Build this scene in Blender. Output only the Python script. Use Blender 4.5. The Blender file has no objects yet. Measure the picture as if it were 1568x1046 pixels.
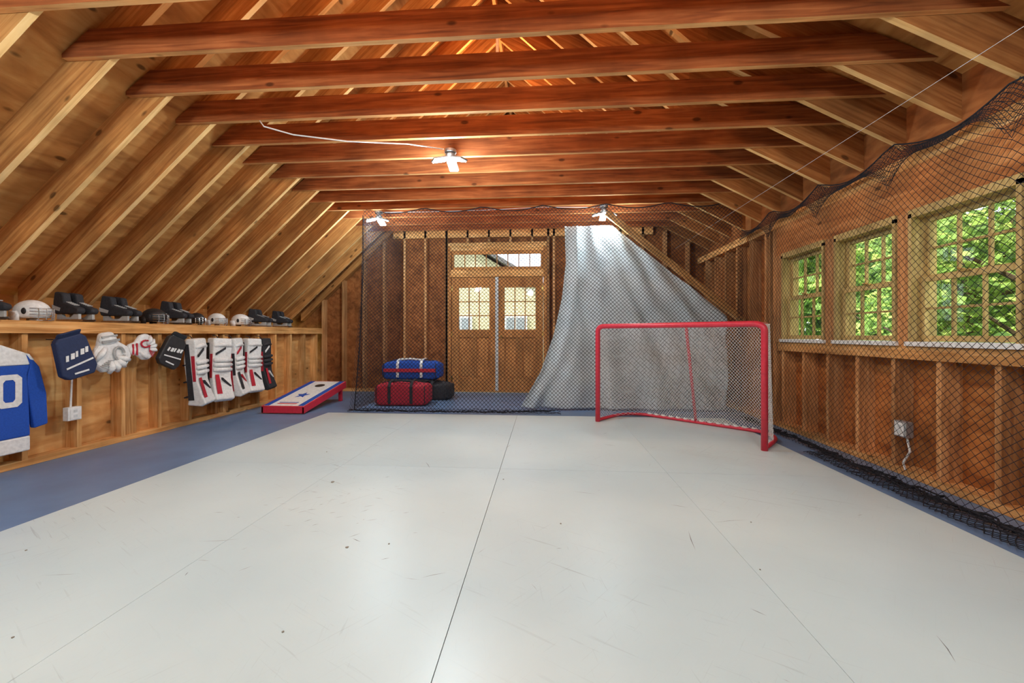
import bpy, bmesh, math, random
from mathutils import Vector, Matrix, noise
random.seed(7)
S=bpy.context.scene
COL=S.collection
# ------------------------------------------------------------------ helpers
class MB:
    def __init__(s): s.v=[];s.f=[];s.m=[]
    def add(s,vs,fs,mi=0):
        o=len(s.v); s.v+= [tuple(v) for v in vs]; s.f+=[tuple(i+o for i in f) for f in fs]
        s.m+=[mi]*len(fs)
    def box(s,a,b,mi=0):
        x0,y0,z0=[min(a[i],b[i]) for i in range(3)];x1,y1,z1=[max(a[i],b[i]) for i in range(3)]
        s.add([(x0,y0,z0),(x1,y0,z0),(x1,y1,z0),(x0,y1,z0),(x0,y0,z1),(x1,y0,z1),(x1,y1,z1),(x0,y1,z1)],
          [(0,3,2,1),(4,5,6,7),(0,1,5,4),(1,2,6,5),(2,3,7,6),(3,0,4,7)],mi)
    def prism(s,pts,vec,mi=0,under=None):
        n=len(pts); vec=Vector(vec); p=[Vector(q) for q in pts]
        nn=Vector((0,0,0))
        for i in range(n): nn+=p[i].cross(p[(i+1)%n])
        if nn.dot(vec)<0: p=p[::-1]
        vs=p+[q+vec for q in p]
        fs=[tuple(range(n))[::-1],tuple(range(n,2*n))]+[(i,(i+1)%n,(i+1)%n+n,i+n) for i in range(n)]
        k=len(s.m)
        s.add(vs,fs,mi)
        if under is not None:
            for j,f in enumerate(fs):
                a,b,c=[Vector(vs[f[q]]) for q in (0,1,2)]
                q=(b-a).cross(c-a)
                if q.length>0 and q.normalized().z<-.3: s.m[k+j]=under
    def tube(s,pts,r,n=8,mi=0,closed=False,flat=1.0):
        pts=[Vector(p) for p in pts]; N=len(pts); ref=None; rings=[]
        for i,p in enumerate(pts):
            if closed: t=pts[(i+1)%N]-pts[i-1]
            else: t=pts[min(i+1,N-1)]-pts[max(i-1,0)]
            t.normalize()
            if ref is None:
                ref=Vector((0,0,1)) if abs(t.z)<.9 else Vector((1,0,0))
            a=(ref-t*ref.dot(t)); 
            if a.length<1e-5: a=t.orthogonal()
            a.normalize(); b=t.cross(a); ref=a
            rr=r[i] if isinstance(r,(list,tuple)) else r
            rings.append([p+a*math.cos(2*math.pi*k/n)*rr+b*math.sin(2*math.pi*k/n)*rr*flat for k in range(n)])
        vs=[v for R in rings for v in R]; fs=[]
        for i in range(N if closed else N-1):
            j=(i+1)%N
            for k in range(n): fs.append((i*n+k,i*n+(k+1)%n,j*n+(k+1)%n,j*n+k))
        if not closed: fs.append(tuple(range(n))[::-1]); fs.append(tuple((N-1)*n+k for k in range(n)))
        s.add(vs,fs,mi)
    def ell(s,c,r,mi=0,e=1.0,nu=20,nv=12,fn=None,zmin=None):
        vs=[];fs=[]
        sp=lambda x:math.copysign(abs(x)**e,x)
        for j in range(nv+1):
            ph=-math.pi/2+math.pi*j/nv
            for i in range(nu):
                th=2*math.pi*i/nu
                p=Vector((sp(math.cos(ph))*sp(math.cos(th)),sp(math.cos(ph))*sp(math.sin(th)),sp(math.sin(ph))))
                if zmin is not None and p.z<zmin: p.z=zmin
                q=Vector((c[0]+p.x*r[0],c[1]+p.y*r[1],c[2]+p.z*r[2]))
                if fn: q=fn(q,p)
                vs.append(q)
        for j in range(nv):
            for i in range(nu): fs.append((j*nu+i,j*nu+(i+1)%nu,(j+1)*nu+(i+1)%nu,(j+1)*nu+i))
        s.add(vs,fs,mi)
    def grid(s,fn,nu,nv,mi=0):
        vs=[fn(i/nu,j/nv) for j in range(nv+1) for i in range(nu+1)]
        w=nu+1
        s.add(vs,[(j*w+i,j*w+i+1,(j+1)*w+i+1,(j+1)*w+i) for j in range(nv) for i in range(nu)],mi)
    def obj(s,name,mats,parent=None,bevel=0,smooth=False,sub=0,M=None):
        me=bpy.data.meshes.new(name); 
        vs=s.v if M is None else [tuple(M@Vector(v)) for v in s.v]
        me.from_pydata(vs,[],s.f); 
        for m in mats: me.materials.append(m)
        me.polygons.foreach_set('material_index',s.m)
        if smooth: me.polygons.foreach_set('use_smooth',[True]*len(s.f))
        me.update()
        o=bpy.data.objects.new(name,me); COL.objects.link(o)
        if parent: o.parent=parent
        if bevel:
            b=o.modifiers.new('b','BEVEL'); b.width=bevel; b.segments=3; b.limit_method='ANGLE'; b.angle_limit=math.radians(40)
        if sub:
            b=o.modifiers.new('s','SUBSURF'); b.levels=sub; b.render_levels=sub
        return o
def empty(name,loc=(0,0,0)):
    e=bpy.data.objects.new(name,None); COL.objects.link(e); e.empty_display_size=.1
    return e
def c3(c): return (c[0],c[1],c[2],1)
def newmat(name):
    m=bpy.data.materials.new(name); m.use_nodes=True; nt=m.node_tree
    return m,nt,nt.nodes['Principled BSDF']
def plain(name,c,rough=.5,metal=0,nscale=30,var=.12,bump=.0,emit=0,ec=None,spec=.5):
    m,nt,b=newmat(name)
    tc=nt.nodes.new('ShaderNodeTexCoord'); n=nt.nodes.new('ShaderNodeTexNoise'); n.inputs['Scale'].default_value=nscale; n.inputs['Detail'].default_value=4
    nt.links.new(tc.outputs['Object'],n.inputs['Vector'])
    r=nt.nodes.new('ShaderNodeValToRGB'); e=r.color_ramp.elements
    e[0].position=.3;e[1].position=.7
    e[0].color=c3([x*(1-var) for x in c]); e[1].color=c3([min(1,x*(1+var)) for x in c])
    nt.links.new(n.outputs['Fac'],r.inputs['Fac']); nt.links.new(r.outputs['Color'],b.inputs['Base Color'])
    b.inputs['Roughness'].default_value=rough; b.inputs['Metallic'].default_value=metal; b.inputs['Specular IOR Level'].default_value=spec
    if bump:
        bp=nt.nodes.new('ShaderNodeBump'); bp.inputs['Strength'].default_value=bump; bp.inputs['Distance'].default_value=.01
        nt.links.new(n.outputs['Fac'],bp.inputs['Height']); nt.links.new(bp.outputs['Normal'],b.inputs['Normal'])
    if emit:
        b.inputs['Emission Color'].default_value=c3(ec or c); b.inputs['Emission Strength'].default_value=emit
    return m
def wood(name,dark,mid,light,axis='x',ang=0,across=20,along=1.1,rough=.85,knots=True,var=.25):
    m,nt,b=newmat(name); N=nt.nodes.new; L=nt.links.new
    tc=N('ShaderNodeTexCoord'); geo=N('ShaderNodeNewGeometry')
    rot=N('ShaderNodeMapping'); rot.inputs['Rotation'].default_value=(0,ang,0); L(tc.outputs['Object'],rot.inputs['Vector'])
    off=N('ShaderNodeVectorMath'); off.operation='SCALE'; off.inputs[0].default_value=(13.1,7.7,19.3); L(geo.outputs['Random Per Island'],off.inputs['Scale'])
    ad=N('ShaderNodeVectorMath'); ad.operation='ADD'; L(rot.outputs['Vector'],ad.inputs[0]); L(off.outputs['Vector'],ad.inputs[1])
    sc=[across]*3; sc['xyz'.index(axis)]=along
    mp=N('ShaderNodeMapping'); mp.inputs['Scale'].default_value=sc; L(ad.outputs['Vector'],mp.inputs['Vector'])
    n1=N('ShaderNodeTexNoise'); n1.inputs['Scale'].default_value=1.6; n1.inputs['Detail'].default_value=6; n1.inputs['Distortion'].default_value=.8; L(mp.outputs['Vector'],n1.inputs['Vector'])
    r=N('ShaderNodeValToRGB'); e=r.color_ramp.elements; e[0].position=.25; e[0].color=c3(dark); e[1].position=.78; e[1].color=c3(light)
    k=e.new(.5); k.color=c3(mid); L(n1.outputs['Fac'],r.inputs['Fac'])
    n2=N('ShaderNodeTexNoise'); n2.inputs['Scale'].default_value=2.6; n2.inputs['Detail'].default_value=4; L(ad.outputs['Vector'],n2.inputs['Vector'])
    mr=N('ShaderNodeMapRange'); mr.inputs[1].default_value=.3; mr.inputs[2].default_value=.7; mr.inputs[3].default_value=.72; mr.inputs[4].default_value=1.2; L(n2.outputs['Fac'],mr.inputs[0])
    mi=N('ShaderNodeMapRange'); mi.inputs[3].default_value=1-var; mi.inputs[4].default_value=1+var; L(geo.outputs['Random Per Island'],mi.inputs[0])
    mu=N('ShaderNodeMath'); mu.operation='MULTIPLY'; L(mr.outputs[0],mu.inputs[0]); L(mi.outputs[0],mu.inputs[1])
    last=mu.outputs[0]
    if knots:
        sk=[5.5]*3; sk['xyz'.index(axis)]=2.6
        mk=N('ShaderNodeMapping'); mk.inputs['Scale'].default_value=sk; L(ad.outputs['Vector'],mk.inputs['Vector'])
        vo=N('ShaderNodeTexVoronoi'); vo.inputs['Scale'].default_value=1; L(mk.outputs['Vector'],vo.inputs['Vector'])
        kr=N('ShaderNodeMapRange'); kr.inputs[1].default_value=.07; kr.inputs[2].default_value=.12; kr.inputs[3].default_value=.35; kr.inputs[4].default_value=1; L(vo.outputs['Distance'],kr.inputs[0])
        m2=N('ShaderNodeMath'); m2.operation='MULTIPLY'; L(last,m2.inputs[0]); L(kr.outputs[0],m2.inputs[1]); last=m2.outputs[0]
    sx=N('ShaderNodeVectorMath'); sx.operation='SCALE'; L(r.outputs['Color'],sx.inputs[0]); L(last,sx.inputs['Scale'])
    L(sx.outputs['Vector'],b.inputs['Base Color']); b.inputs['Roughness'].default_value=rough
    b.inputs['Specular IOR Level'].default_value=.15
    bp=N('ShaderNodeBump'); bp.inputs['Strength'].default_value=.15; bp.inputs['Distance'].default_value=.01; L(n1.outputs['Fac'],bp.inputs['Height']); L(bp.outputs['Normal'],b.inputs['Normal'])
    return m
# ------------------------------------------------------------------ materials
SL=.92; ANG=math.atan(SL)
stud_d,stud_m,stud_l=(.38,.16,.048),(.64,.32,.108),(.80,.49,.215)
M_stud=wood('stud_wood',stud_d,stud_m,stud_l,'z')
M_platey=wood('plate_wood_y',stud_d,stud_m,stud_l,'y')
M_platex=wood('plate_wood_x',stud_d,stud_m,stud_l,'x')
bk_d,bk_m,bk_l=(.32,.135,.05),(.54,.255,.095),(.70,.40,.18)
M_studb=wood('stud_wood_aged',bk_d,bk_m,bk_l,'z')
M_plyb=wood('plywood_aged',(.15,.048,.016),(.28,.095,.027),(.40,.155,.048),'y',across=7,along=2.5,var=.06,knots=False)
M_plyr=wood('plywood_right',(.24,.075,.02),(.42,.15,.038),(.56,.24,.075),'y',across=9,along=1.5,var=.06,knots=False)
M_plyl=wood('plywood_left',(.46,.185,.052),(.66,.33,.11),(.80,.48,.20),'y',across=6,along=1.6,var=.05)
M_tie=wood('tie_wood',(.11,.028,.009),(.24,.065,.018),(.38,.13,.04),'x',var=.35)
M_tie_lit=wood('tie_wood_edge_lit',(.44,.17,.055),(.62,.28,.095),(.76,.42,.17),'x',var=.15)  # paler tie undersides: light bounced off the floor, put into the colour
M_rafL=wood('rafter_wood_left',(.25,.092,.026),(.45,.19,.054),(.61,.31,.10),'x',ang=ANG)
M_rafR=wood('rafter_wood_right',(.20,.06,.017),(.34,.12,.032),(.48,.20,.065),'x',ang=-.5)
M_edge_lit=wood('rafter_wood_edge',(.56,.29,.10),(.75,.45,.18),(.86,.57,.27),'x',ang=ANG,var=.12)  # left rafter undersides, floor-lit look painted as a lighter wood colour
M_edge_litR=wood('rafter_wood_edge_lit_r',(.50,.24,.08),(.68,.38,.14),(.80,.50,.22),'x',ang=-.5,var=.12)  # right rafter undersides, same bounce light painted into paler wood
M_roof=wood('roof_plywood',(.30,.115,.032),(.50,.225,.066),(.66,.36,.12),'y',across=6,along=1.4,var=.1)
M_door=wood('door_wood',(.38,.14,.04),(.52,.22,.068),(.62,.30,.10),'z',var=.1,knots=False)
M_win=wood('window_wood',(.34,.23,.08),(.50,.36,.14),(.62,.46,.2),'z',var=.08,knots=False)
M_hdr=wood('header_wood',(.25,.085,.026),(.48,.19,.06),(.66,.32,.12),'y',across=9)
M_white=plain('white_paint',(.8,.8,.78),.4)
M_gray=plain('gray_strip',(.6,.62,.62),.4)
M_black=plain('black_plastic',(.02,.02,.022),.45,var=.3)
M_net=plain('black_net',(.025,.025,.03),.95,spec=.05)
M_netw=plain('white_net',(.8,.8,.78),.8,spec=.1)
M_red=plain('red_metal',(.62,.03,.06),.35,var=.1)
M_galv=plain('galvanized',(.45,.46,.47),.4,metal=.6)
M_steel=plain('steel',(.6,.6,.62),.25,metal=1)
M_brass=plain('brass',(.6,.4,.12),.3,metal=1)
M_blue=plain('blue_fabric',(.008,.07,.40),.8,bump=.2,nscale=80)
M_navy=plain('navy_fabric',(.01,.022,.075),.7,bump=.2,nscale=80)
M_redf=plain('red_fabric',(.45,.012,.03),.75,bump=.3,nscale=60)
M_blackf=plain('black_fabric',(.02,.02,.025),.8,bump=.3,nscale=60,var=.3)
M_whitef=plain('white_leather',(.75,.76,.75),.5,bump=.2,nscale=40)
M_greyf=plain('grey_leather',(.38,.38,.37),.6,bump=.2,nscale=40)
def glass():
    m,nt,b=newmat('window_glass'); N=nt.nodes.new
    nt.nodes.remove(b); t=N('ShaderNodeBsdfTransparent'); g=N('ShaderNodeBsdfGlossy'); g.inputs['Roughness'].default_value=.02
    mx=N('ShaderNodeMixShader'); mx.inputs[0].default_value=.05
    nt.links.new(t.outputs[0],mx.inputs[1]); nt.links.new(g.outputs[0],mx.inputs[2]); nt.links.new(mx.outputs[0],nt.nodes['Material Output'].inputs[0]); return m
M_glass=glass()
def floorwhite():
    m,nt,b=newmat('ice_panel_plastic'); N=nt.nodes.new; L=nt.links.new
    tc=N('ShaderNodeTexCoord'); geo=N('ShaderNodeNewGeometry')
    n=N('ShaderNodeTexNoise'); n.inputs['Scale'].default_value=1.3; n.inputs['Detail'].default_value=5; L(tc.outputs['Object'],n.inputs['Vector'])
    r=N('ShaderNodeValToRGB'); e=r.color_ramp.elements; e[0].position=.3; e[0].color=(.53,.665,.70,1); e[1].position=.7; e[1].color=(.60,.735,.76,1); L(n.outputs['Fac'],r.inputs['Fac'])
    col=r.outputs['Color']
    n6=N('ShaderNodeTexNoise'); n6.inputs['Scale'].default_value=.8; L(tc.outputs['Object'],n6.inputs['Vector'])
    pm=N('ShaderNodeMapRange'); pm.inputs[1].default_value=.46; pm.inputs[2].default_value=.62; pm.inputs[3].default_value=.15; pm.inputs[4].default_value=1; L(n6.outputs['Fac'],pm.inputs[0])
    for rotz,sc,thr,am in ((.5,(3,60,1),.64,.20),(-.9,(2.4,80,1),.66,.16),(1.4,(6,100,1),.66,.14),(2.3,(5,130,1),.66,.12)):
        mp=N('ShaderNodeMapping'); mp.inputs['Rotation'].default_value=(0,0,rotz); mp2=N('ShaderNodeMapping'); mp2.inputs['Scale'].default_value=sc
        L(tc.outputs['Object'],mp.inputs['Vector']); L(mp.outputs['Vector'],mp2.inputs['Vector'])
        s=N('ShaderNodeTexNoise'); s.inputs['Scale'].default_value=1; s.inputs['Detail'].default_value=3; s.inputs['Distortion'].default_value=.6; L(mp2.outputs['Vector'],s.inputs['Vector'])
        q=N('ShaderNodeMapRange'); q.inputs[1].default_value=thr; q.inputs[2].default_value=thr+.06; q.inputs[3].default_value=0; q.inputs[4].default_value=am; L(s.outputs['Fac'],q.inputs[0])
        ml=N('ShaderNodeMath'); ml.operation='MULTIPLY'; L(q.outputs[0],ml.inputs[0]); L(pm.outputs[0],ml.inputs[1])
        sb=N('ShaderNodeMath'); sb.operation='SUBTRACT'; sb.inputs[0].default_value=1; L(ml.outputs[0],sb.inputs[1])
        v=N('ShaderNodeVectorMath'); v.operation='SCALE'; L(col,v.inputs[0]); L(sb.outputs[0],v.inputs['Scale']); col=v.outputs['Vector']
    mi=N('ShaderNodeMapRange'); mi.inputs[3].default_value=.955; mi.inputs[4].default_value=1.02; L(geo.outputs['Random Per Island'],mi.inputs[0])
    v=N('ShaderNodeVectorMath'); v.operation='SCALE'; L(col,v.inputs[0]); L(mi.outputs[0],v.inputs['Scale'])
    L(v.outputs['Vector'],b.inputs['Base Color'])
    rr=N('ShaderNodeMapRange'); rr.inputs[3].default_value=.25; rr.inputs[4].default_value=.45; L(n.outputs['Fac'],rr.inputs[0]); L(rr.outputs[0],b.inputs['Roughness'])
    return m
M_ice=floorwhite()
M_bluefloor=plain('blue_painted_floor',(.135,.225,.385),.4,nscale=3,var=.1)
M_seam=plain('seam_dark',(.16,.17,.17),.8)
# ------------------------------------------------------------------ dims
XL=-4.30; XR=2.80; YB=7.75; YF=-1.6
TIE=2.96
XA=-2.97; RX=-.60
zr=TIE+SL*(RX-XA)
def zlow(x):
    if x<=RX: return TIE+SL*(x-XA)
    return max(zr-SL*(x-RX),TIE+.53*(2.09-x))
XK=(zr+SL*RX-TIE-.53*2.09)/(SL-.53)
RD=.31
# ------------------------------------------------------------------ floor
mb=MB(); mb.box((XL-.15,YF,-.2),(XR+.15,YB+.15,-.012)); mb.obj('floor',[M_bluefloor])
mb=MB(); mb.box((-2.99,YF+.05,-.0115),(2.33,5.56,-.006),1)
xs=[-2.99,-1.67,-.35,.97,2.33]; ys=[5.57,3.35,.91,YF+.05]
gx=[0,.0008,.0018,.0008,0]; gy=[0,.0010,.0010,0]
for i in range(4):
    for j in range(3):
        mb.box((xs[i]+gx[i],ys[j+1]+gy[j+1],-.006),(xs[i+1]-gx[i+1],ys[j]-gy[j],0),0)
mb.obj('floor_ice_panels',[M_ice,M_seam])
mb=MB()
for (x,y,r) in [(-1.55,2.95,.018),(-1.0,2.05,.010),(-2.6,1.9,.006),(-.95,1.45,.005),(.1,2.4,.006),(1.2,2.5,.005),(-1.9,1.35,.005),(-.3,3.1,.006),(-2.0,3.7,.006),(1.0,2.0,.005),(-.8,2.1,.006),(-2.2,1.45,.006)]:
    n=7; pts=[(x+r*random.uniform(.6,1)*math.cos(a*2*math.pi/n),y+r*random.uniform(.6,1)*math.sin(a*2*math.pi/n),.0003) for a in range(n)]
    mb.prism(pts,(0,0,.003))
mb.obj('floor_debris',[plain('debris',(.25,.24,.2),.8)])
# skate / puck marks left on the panels (very thin rubber marks)
rs=random.Random(3); mb=MB()
for k in range(95):
    if k<45: x,y=rs.gauss(-1.25,.38),rs.gauss(2.45,.32)
    else: x,y=rs.uniform(-2.8,2.1),rs.uniform(1.0,5.2)
    L_=rs.uniform(.015,.08) if k<70 else rs.uniform(.08,.25); a=rs.gauss(.5,.5) if k<45 else rs.uniform(0,3.14); w_=rs.uniform(.0008,.0022); cv=rs.uniform(-.15,.15)
    P=[Vector((x+L_*t*math.cos(a+cv*t),y+L_*t*math.sin(a+cv*t),.0004)) for t in (0,.5,1)]
    nn_=Vector((-math.sin(a),math.cos(a),0))
    mb.add([P[0],P[1]+nn_*w_,P[2],P[1]-nn_*w_],[(0,3,2,1)],0 if rs.random()<.5 else 1)
mb.obj('floor_scuff_marks',[plain('rubber_mark',(.16,.17,.18),.8),plain('rubber_mark_faint',(.36,.39,.40),.7)])
# ------------------------------------------------------------------ left knee wall
mb=MB()
mb.box((XL-.14,YF,-.012),(XL-.12,YB,1.12),1)
mb.box((XL-.12,YF,-.01),(XL,YB,.045),2)
mb.box((XL-.12,YF,1.13),(XL,YB,1.178),2)
y=7.6
while y>YF:
    mb.box((XL-.12,y-.02,.045),(XL,y+.02,1.13),0); y-=.406
mb.box((XL-.12,3.95,.045),(XL-.02,4.1,1.13),0)
mb.box((XL-.12,5.28,.045),(XL-.005,5.37,1.13),0)
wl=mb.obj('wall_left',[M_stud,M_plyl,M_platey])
mb=MB()
mb.box((XL,YF,1.10),(XL+.022,YB,1.205),2)
mb.box((XL-.6,YF,1.18),(XL,YB,1.205),2)
mb.obj('gear_shelf',[M_stud,M_plyl,M_platey])
# ------------------------------------------------------------------ back wall
DX0,DX1=-1.80,.06
mb=MB()
yb=YB+.13
def wallpoly(x0,x1,zb):
    xs=[x0]+[x for x in (XA,RX,XK) if x0<x<x1]+[x1]
    pts=[(x0,yb,zb),(x1,yb,zb)]+[(x,yb,zlow(x)+RD) for x in xs[::-1]]
    mb.prism(pts,(0,.02,0),1)
wallpoly(XL-.85,DX0,-.01); wallpoly(DX0,DX1,2.78); wallpoly(DX1,XR+.18,-.01)
x=XL+.03
xsn=[]
while x<XR: xsn.append(x); x+=.406
for x in xsn+[DX0-.03,DX1+.03]:
    if DX0-.02<x<DX1+.02:
        mb.box((x-.019,YB,2.82),(x+.019,yb,zlow(x)+.1),0); continue
    mb.box((x-.021,YB,.04),(x+.021,yb,zlow(x)+.1),0)
mb.box((XL,YB,-.01),(DX0,yb,.04),2); mb.box((DX1,YB,-.01),(XR,yb,.04),2)
mb.box((XA+.1,YB,TIE-.04),(2.0,yb,TIE+.14),2)
mb.box((DX0,YB,2.74),(DX1,yb,2.82),2)
xa,xb=XL-.4,RX
mb.prism([(xa,YB-.02,zlow(xa)-.02),(xb,YB-.02,zlow(xb)-.02),(xb,YB-.02,zlow(xb)+.12),(xa,YB-.02,zlow(xa)+.12)],(0,.12,0),3)
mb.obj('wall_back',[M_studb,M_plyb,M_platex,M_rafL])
# ------------------------------------------------------------------ doors
dr=empty('door_1')
mb=MB()
y0=YB-.03; y1=YB+.08
mb.box((DX0,y0,0),(DX0+.06,y1,2.74),0); mb.box((DX1-.06,y0,0),(DX1,y1,2.74),0)
mb.box((DX0+.06,y0,2.66),(DX1-.06,y1,2.74),1); mb.box((DX0+.06,y0,2.17),(DX1-.06,y1,2.30),1)
mb.box((DX0+.06,y0+.02,0),(DX1-.06,y1,.03),1)
mb.obj('frame',[M_door,M_platex],dr)
mb=MB()
xm=(DX0+DX1)/2
for a,b in ((DX0+.065,xm-.004),(xm+.004,DX1-.065)):
    w=b-a; yy0=YB; yy1=YB+.045; st=.14
    mb.box((a,yy0,.03),(a+st,yy1,2.165)); mb.box((b-st,yy0,.03),(b,yy1,2.165))
    mb.box((a+st,yy0,1.97),(b-st,yy1,2.165)); mb.box((a+st,yy0,1.03),(b-st,yy1,1.18)); mb.box((a+st,yy0,.03),(b-st,yy1,.26))
    cx=(a+b)/2; mb.box((cx-.05,yy0,.26),(cx+.05,yy1,1.03))
    for p,q in ((a+st,cx-.05),(cx+.05,b-st)):
        mb.box((p,yy0+.02,.26),(q,yy1-.008,1.03)); mb.box((p+.03,yy0+.008,.30),(q-.03,yy1-.01,.99))
    gx0,gx1=a+st,b-st
    for k in (1,2): 
        xk=gx0+(gx1-gx0)*k/3; mb.box((xk-.009,yy0+.005,1.18),(xk+.009,yy1-.005,1.97))
    for k in (1,2): 
        zk=1.18+.79*k/3; mb.box((gx0,yy0+.007,zk-.009),(gx1,yy1-.007,zk+.009))
mb.obj('leaves',[M_door],dr,bevel=.004)
mb=MB(); mb.box((xm-.028,YB-.02,.03),(xm+.028,YB+.0,2.165)); mb.obj('astragal',[M_gray],dr,bevel=.004)
mb=MB()
for z in (1.05,): mb.ell((xm+.09,YB-.045,z),(.026,.026,.026)); mb.tube([(xm+.09,YB,z),(xm+.09,YB-.03,z)],.012)
for x in (DX0+.065,DX1-.065):
    for z in (.25,1.1,1.95): mb.box((x-.02,YB-.012,z-.05),(x+.02,YB,z+.05))
mb.obj('hardware',[M_brass],dr,smooth=False)
mb=MB(); mb.box((DX0+.2,YB+.02,1.18),(DX1-.2,YB+.024,1.97)); mb.box((DX0+.06,YB+.02,2.3),(DX1-.06,YB+.024,2.66)); mb.obj('glass',[M_glass],dr)
tr=MB()
tx0,tx1=DX0+.06,DX1-.06
tr.box((tx0,YB,2.30),(tx0+.05,YB+.04,2.66)); tr.box((tx1-.05,YB,2.30),(tx1,YB+.04,2.66)); tr.box((tx0+.05,YB,2.30),(tx1-.05,YB+.04,2.36)); tr.box((tx0+.05,YB,2.60),(tx1-.05,YB+.04,2.66))
for k in range(1,8):
    xk=tx0+.05+(tx1-tx0-.1)*k/8; tr.box((xk-.008,YB+.005,2.36),(xk+.008,YB+.035,2.60))
tr.obj('transom',[M_door],dr)
# ------------------------------------------------------------------ right wall
WIN=[(4.33,5.07),(3.49,4.19),(2.62,3.38),(1.76,2.48)]
WZ0,WZ1=1.0,2.0
mb=MB(); xo=XR+.14
edges=[YF]+[e for w in sorted(WIN) for e in w]+[YB+.18]
for i in range(0,len(edges),2): mb.box((xo,edges[i],-.01),(xo+.02,edges[i+1],2.95),1)
for a,b in WIN:
    mb.box((xo,a,-.01),(xo+.02,b,WZ0),1); mb.box((xo,a,WZ1),(xo+.02,b,2.95),1)
mb.box((XR,YF,-.01),(xo,YB,.045),2)
y=7.4
while y>YF:
    inw = 1.70<y<5.12
    if inw: mb.box((XR,y-.019,.045),(xo,y+.019,.90),0)
    else: mb.box((XR,y-.019,.045),(xo,y+.019,2.45),0)
    y-=.385
mb.box((XR-.02,1.62,.90),(xo,5.16,1.0),2)
mb.box((XR-.01,1.6,2.02),(xo-.02,5.2,2.36),3)
mb.box((XR-.01,1.6,2.36),(xo,YB,2.41),2)
mb.box((XR-.01,YF,2.41),(xo,YB,2.46),2)
mb.box((XR+.05,YF,2.46),(xo,YB,2.9),4)
for ys_ in (5.07,4.19,3.38,2.48,1.62):
    mb.box((XR-.02,ys_+.005,1.0),(xo,ys_+(.135 if ys_!=3.38 else .105),2.02),0)
mb.box((XR-.0,5.22,.045),(xo,5.30,2.42),0)
mb.box((XR+.0,5.36,.045),(xo,5.40,2.42),0)
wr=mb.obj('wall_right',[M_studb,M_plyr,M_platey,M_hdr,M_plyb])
for i,(a,b) in enumerate(WIN):
    wn=empty('window_%d'%(i+1)); mb=MB(); a+=.005; b-=.001
    X0=XR-.03; X1=xo+.01
    mb.box((X0,a,WZ0),(X1,a+.03,WZ1)); mb.box((X0,b-.03,WZ0),(X1,b,WZ1)); mb.box((X0,a,WZ1-.03),(X1,b,WZ1+.03))
    for (za,zb,xs0) in ((1.04,1.52,XR+.03),(1.49,1.97,XR+.065)):
        xs1=xs0+.032; t=.04
        mb.box((xs0,a+.03,za),(xs1,a+.03+t,zb)); mb.box((xs0,b-.03-t,za),(xs1,b-.03,zb)); mb.box((xs0,a+.03+t,za),(xs1,b-.03-t,za+t)); mb.box((xs0,a+.03+t,zb-t),(xs1,b-.03-t,zb))
        for k in (1,2):
            yk=a+.07+(b-a-.14)*k/3; mb.box((xs0+.005,yk-.008,za+t),(xs1-.005,yk+.008,zb-t))
        zk=(za+zb)/2; mb.box((xs0+.006,a+.07,zk-.008),(xs1-.006,b-.07,zk+.008))
    mb.obj('sashes',[M_win],wn)
    mb=MB(); mb.box((XR-.045,a-.02,WZ0+.0),(X1,b+.02,WZ0+.035)); mb.obj('sill',[M_white],wn,bevel=.004)
    mb=MB(); mb.box((XR+.046,a+.05,1.05),(XR+.049,b-.05,1.5)); mb.box((XR+.08,a+.05,1.5),(XR+.083,b-.05,1.95)); mb.obj('glass',[M_glass],wn)
    mb=MB(); mb.box((XR+.012,(a+b)/2-.03,1.515),(XR+.03,(a+b)/2+.03,1.53)); mb.tube([(XR+.02,(a+b)/2,1.53),(XR+.0,(a+b)/2+.03,1.535)],.006); mb.obj('latch',[M_brass],wn)
# ------------------------------------------------------------------ front wall (behind camera)
mb=MB()
pts=[(XL-.85,YF,-.01),(XR+.15,YF,-.01)]+[(x,YF,zlow(x)+RD) for x in (XR+.15,XK,RX,XL-.85)]
mb.prism(pts,(0,-.05,0),0); mb.obj('wall_front',[M_plyl])
# ------------------------------------------------------------------ roof
mb=MB()
kx=[XL-.85,RX,XK,XR+.35]
for i in range(3):
    a,b=kx[i],kx[i+1]; za,zb=zlow(a)+RD,zlow(b)+RD
    mb.prism([(a,YF-.05,za),(b,YF-.05,zb),(b,YF-.05,zb+.03),(a,YF-.05,za+.03)],(0,YB+.3-YF,0),0)
mb.box((XL-.66,YF,.9),(XL-.64,YB,1.6),0)  # board behind the gear shelf, closes the eave gap; shares the ceiling mesh
mb.obj('ceiling_and_shelf_back',[M_roof])
TY=[2.595+.4345*k for k in range(-9,12)]
mb=MB()
for ty in TY:
    y=ty+.025
    a=XL-.56
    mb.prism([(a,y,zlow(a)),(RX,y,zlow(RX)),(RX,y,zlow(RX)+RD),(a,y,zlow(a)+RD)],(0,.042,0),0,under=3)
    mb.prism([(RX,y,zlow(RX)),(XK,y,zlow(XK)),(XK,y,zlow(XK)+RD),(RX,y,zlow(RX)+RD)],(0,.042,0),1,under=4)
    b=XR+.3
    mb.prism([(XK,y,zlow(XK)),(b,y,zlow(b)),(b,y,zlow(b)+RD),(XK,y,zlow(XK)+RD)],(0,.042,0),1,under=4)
mb.box((RX-.02,YF,zr+.0),(RX+.02,YB,zr+RD-.02),2)
mb.obj('roof_rafters',[M_rafL,M_rafR,M_platey,M_edge_lit,M_edge_litR])
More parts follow.
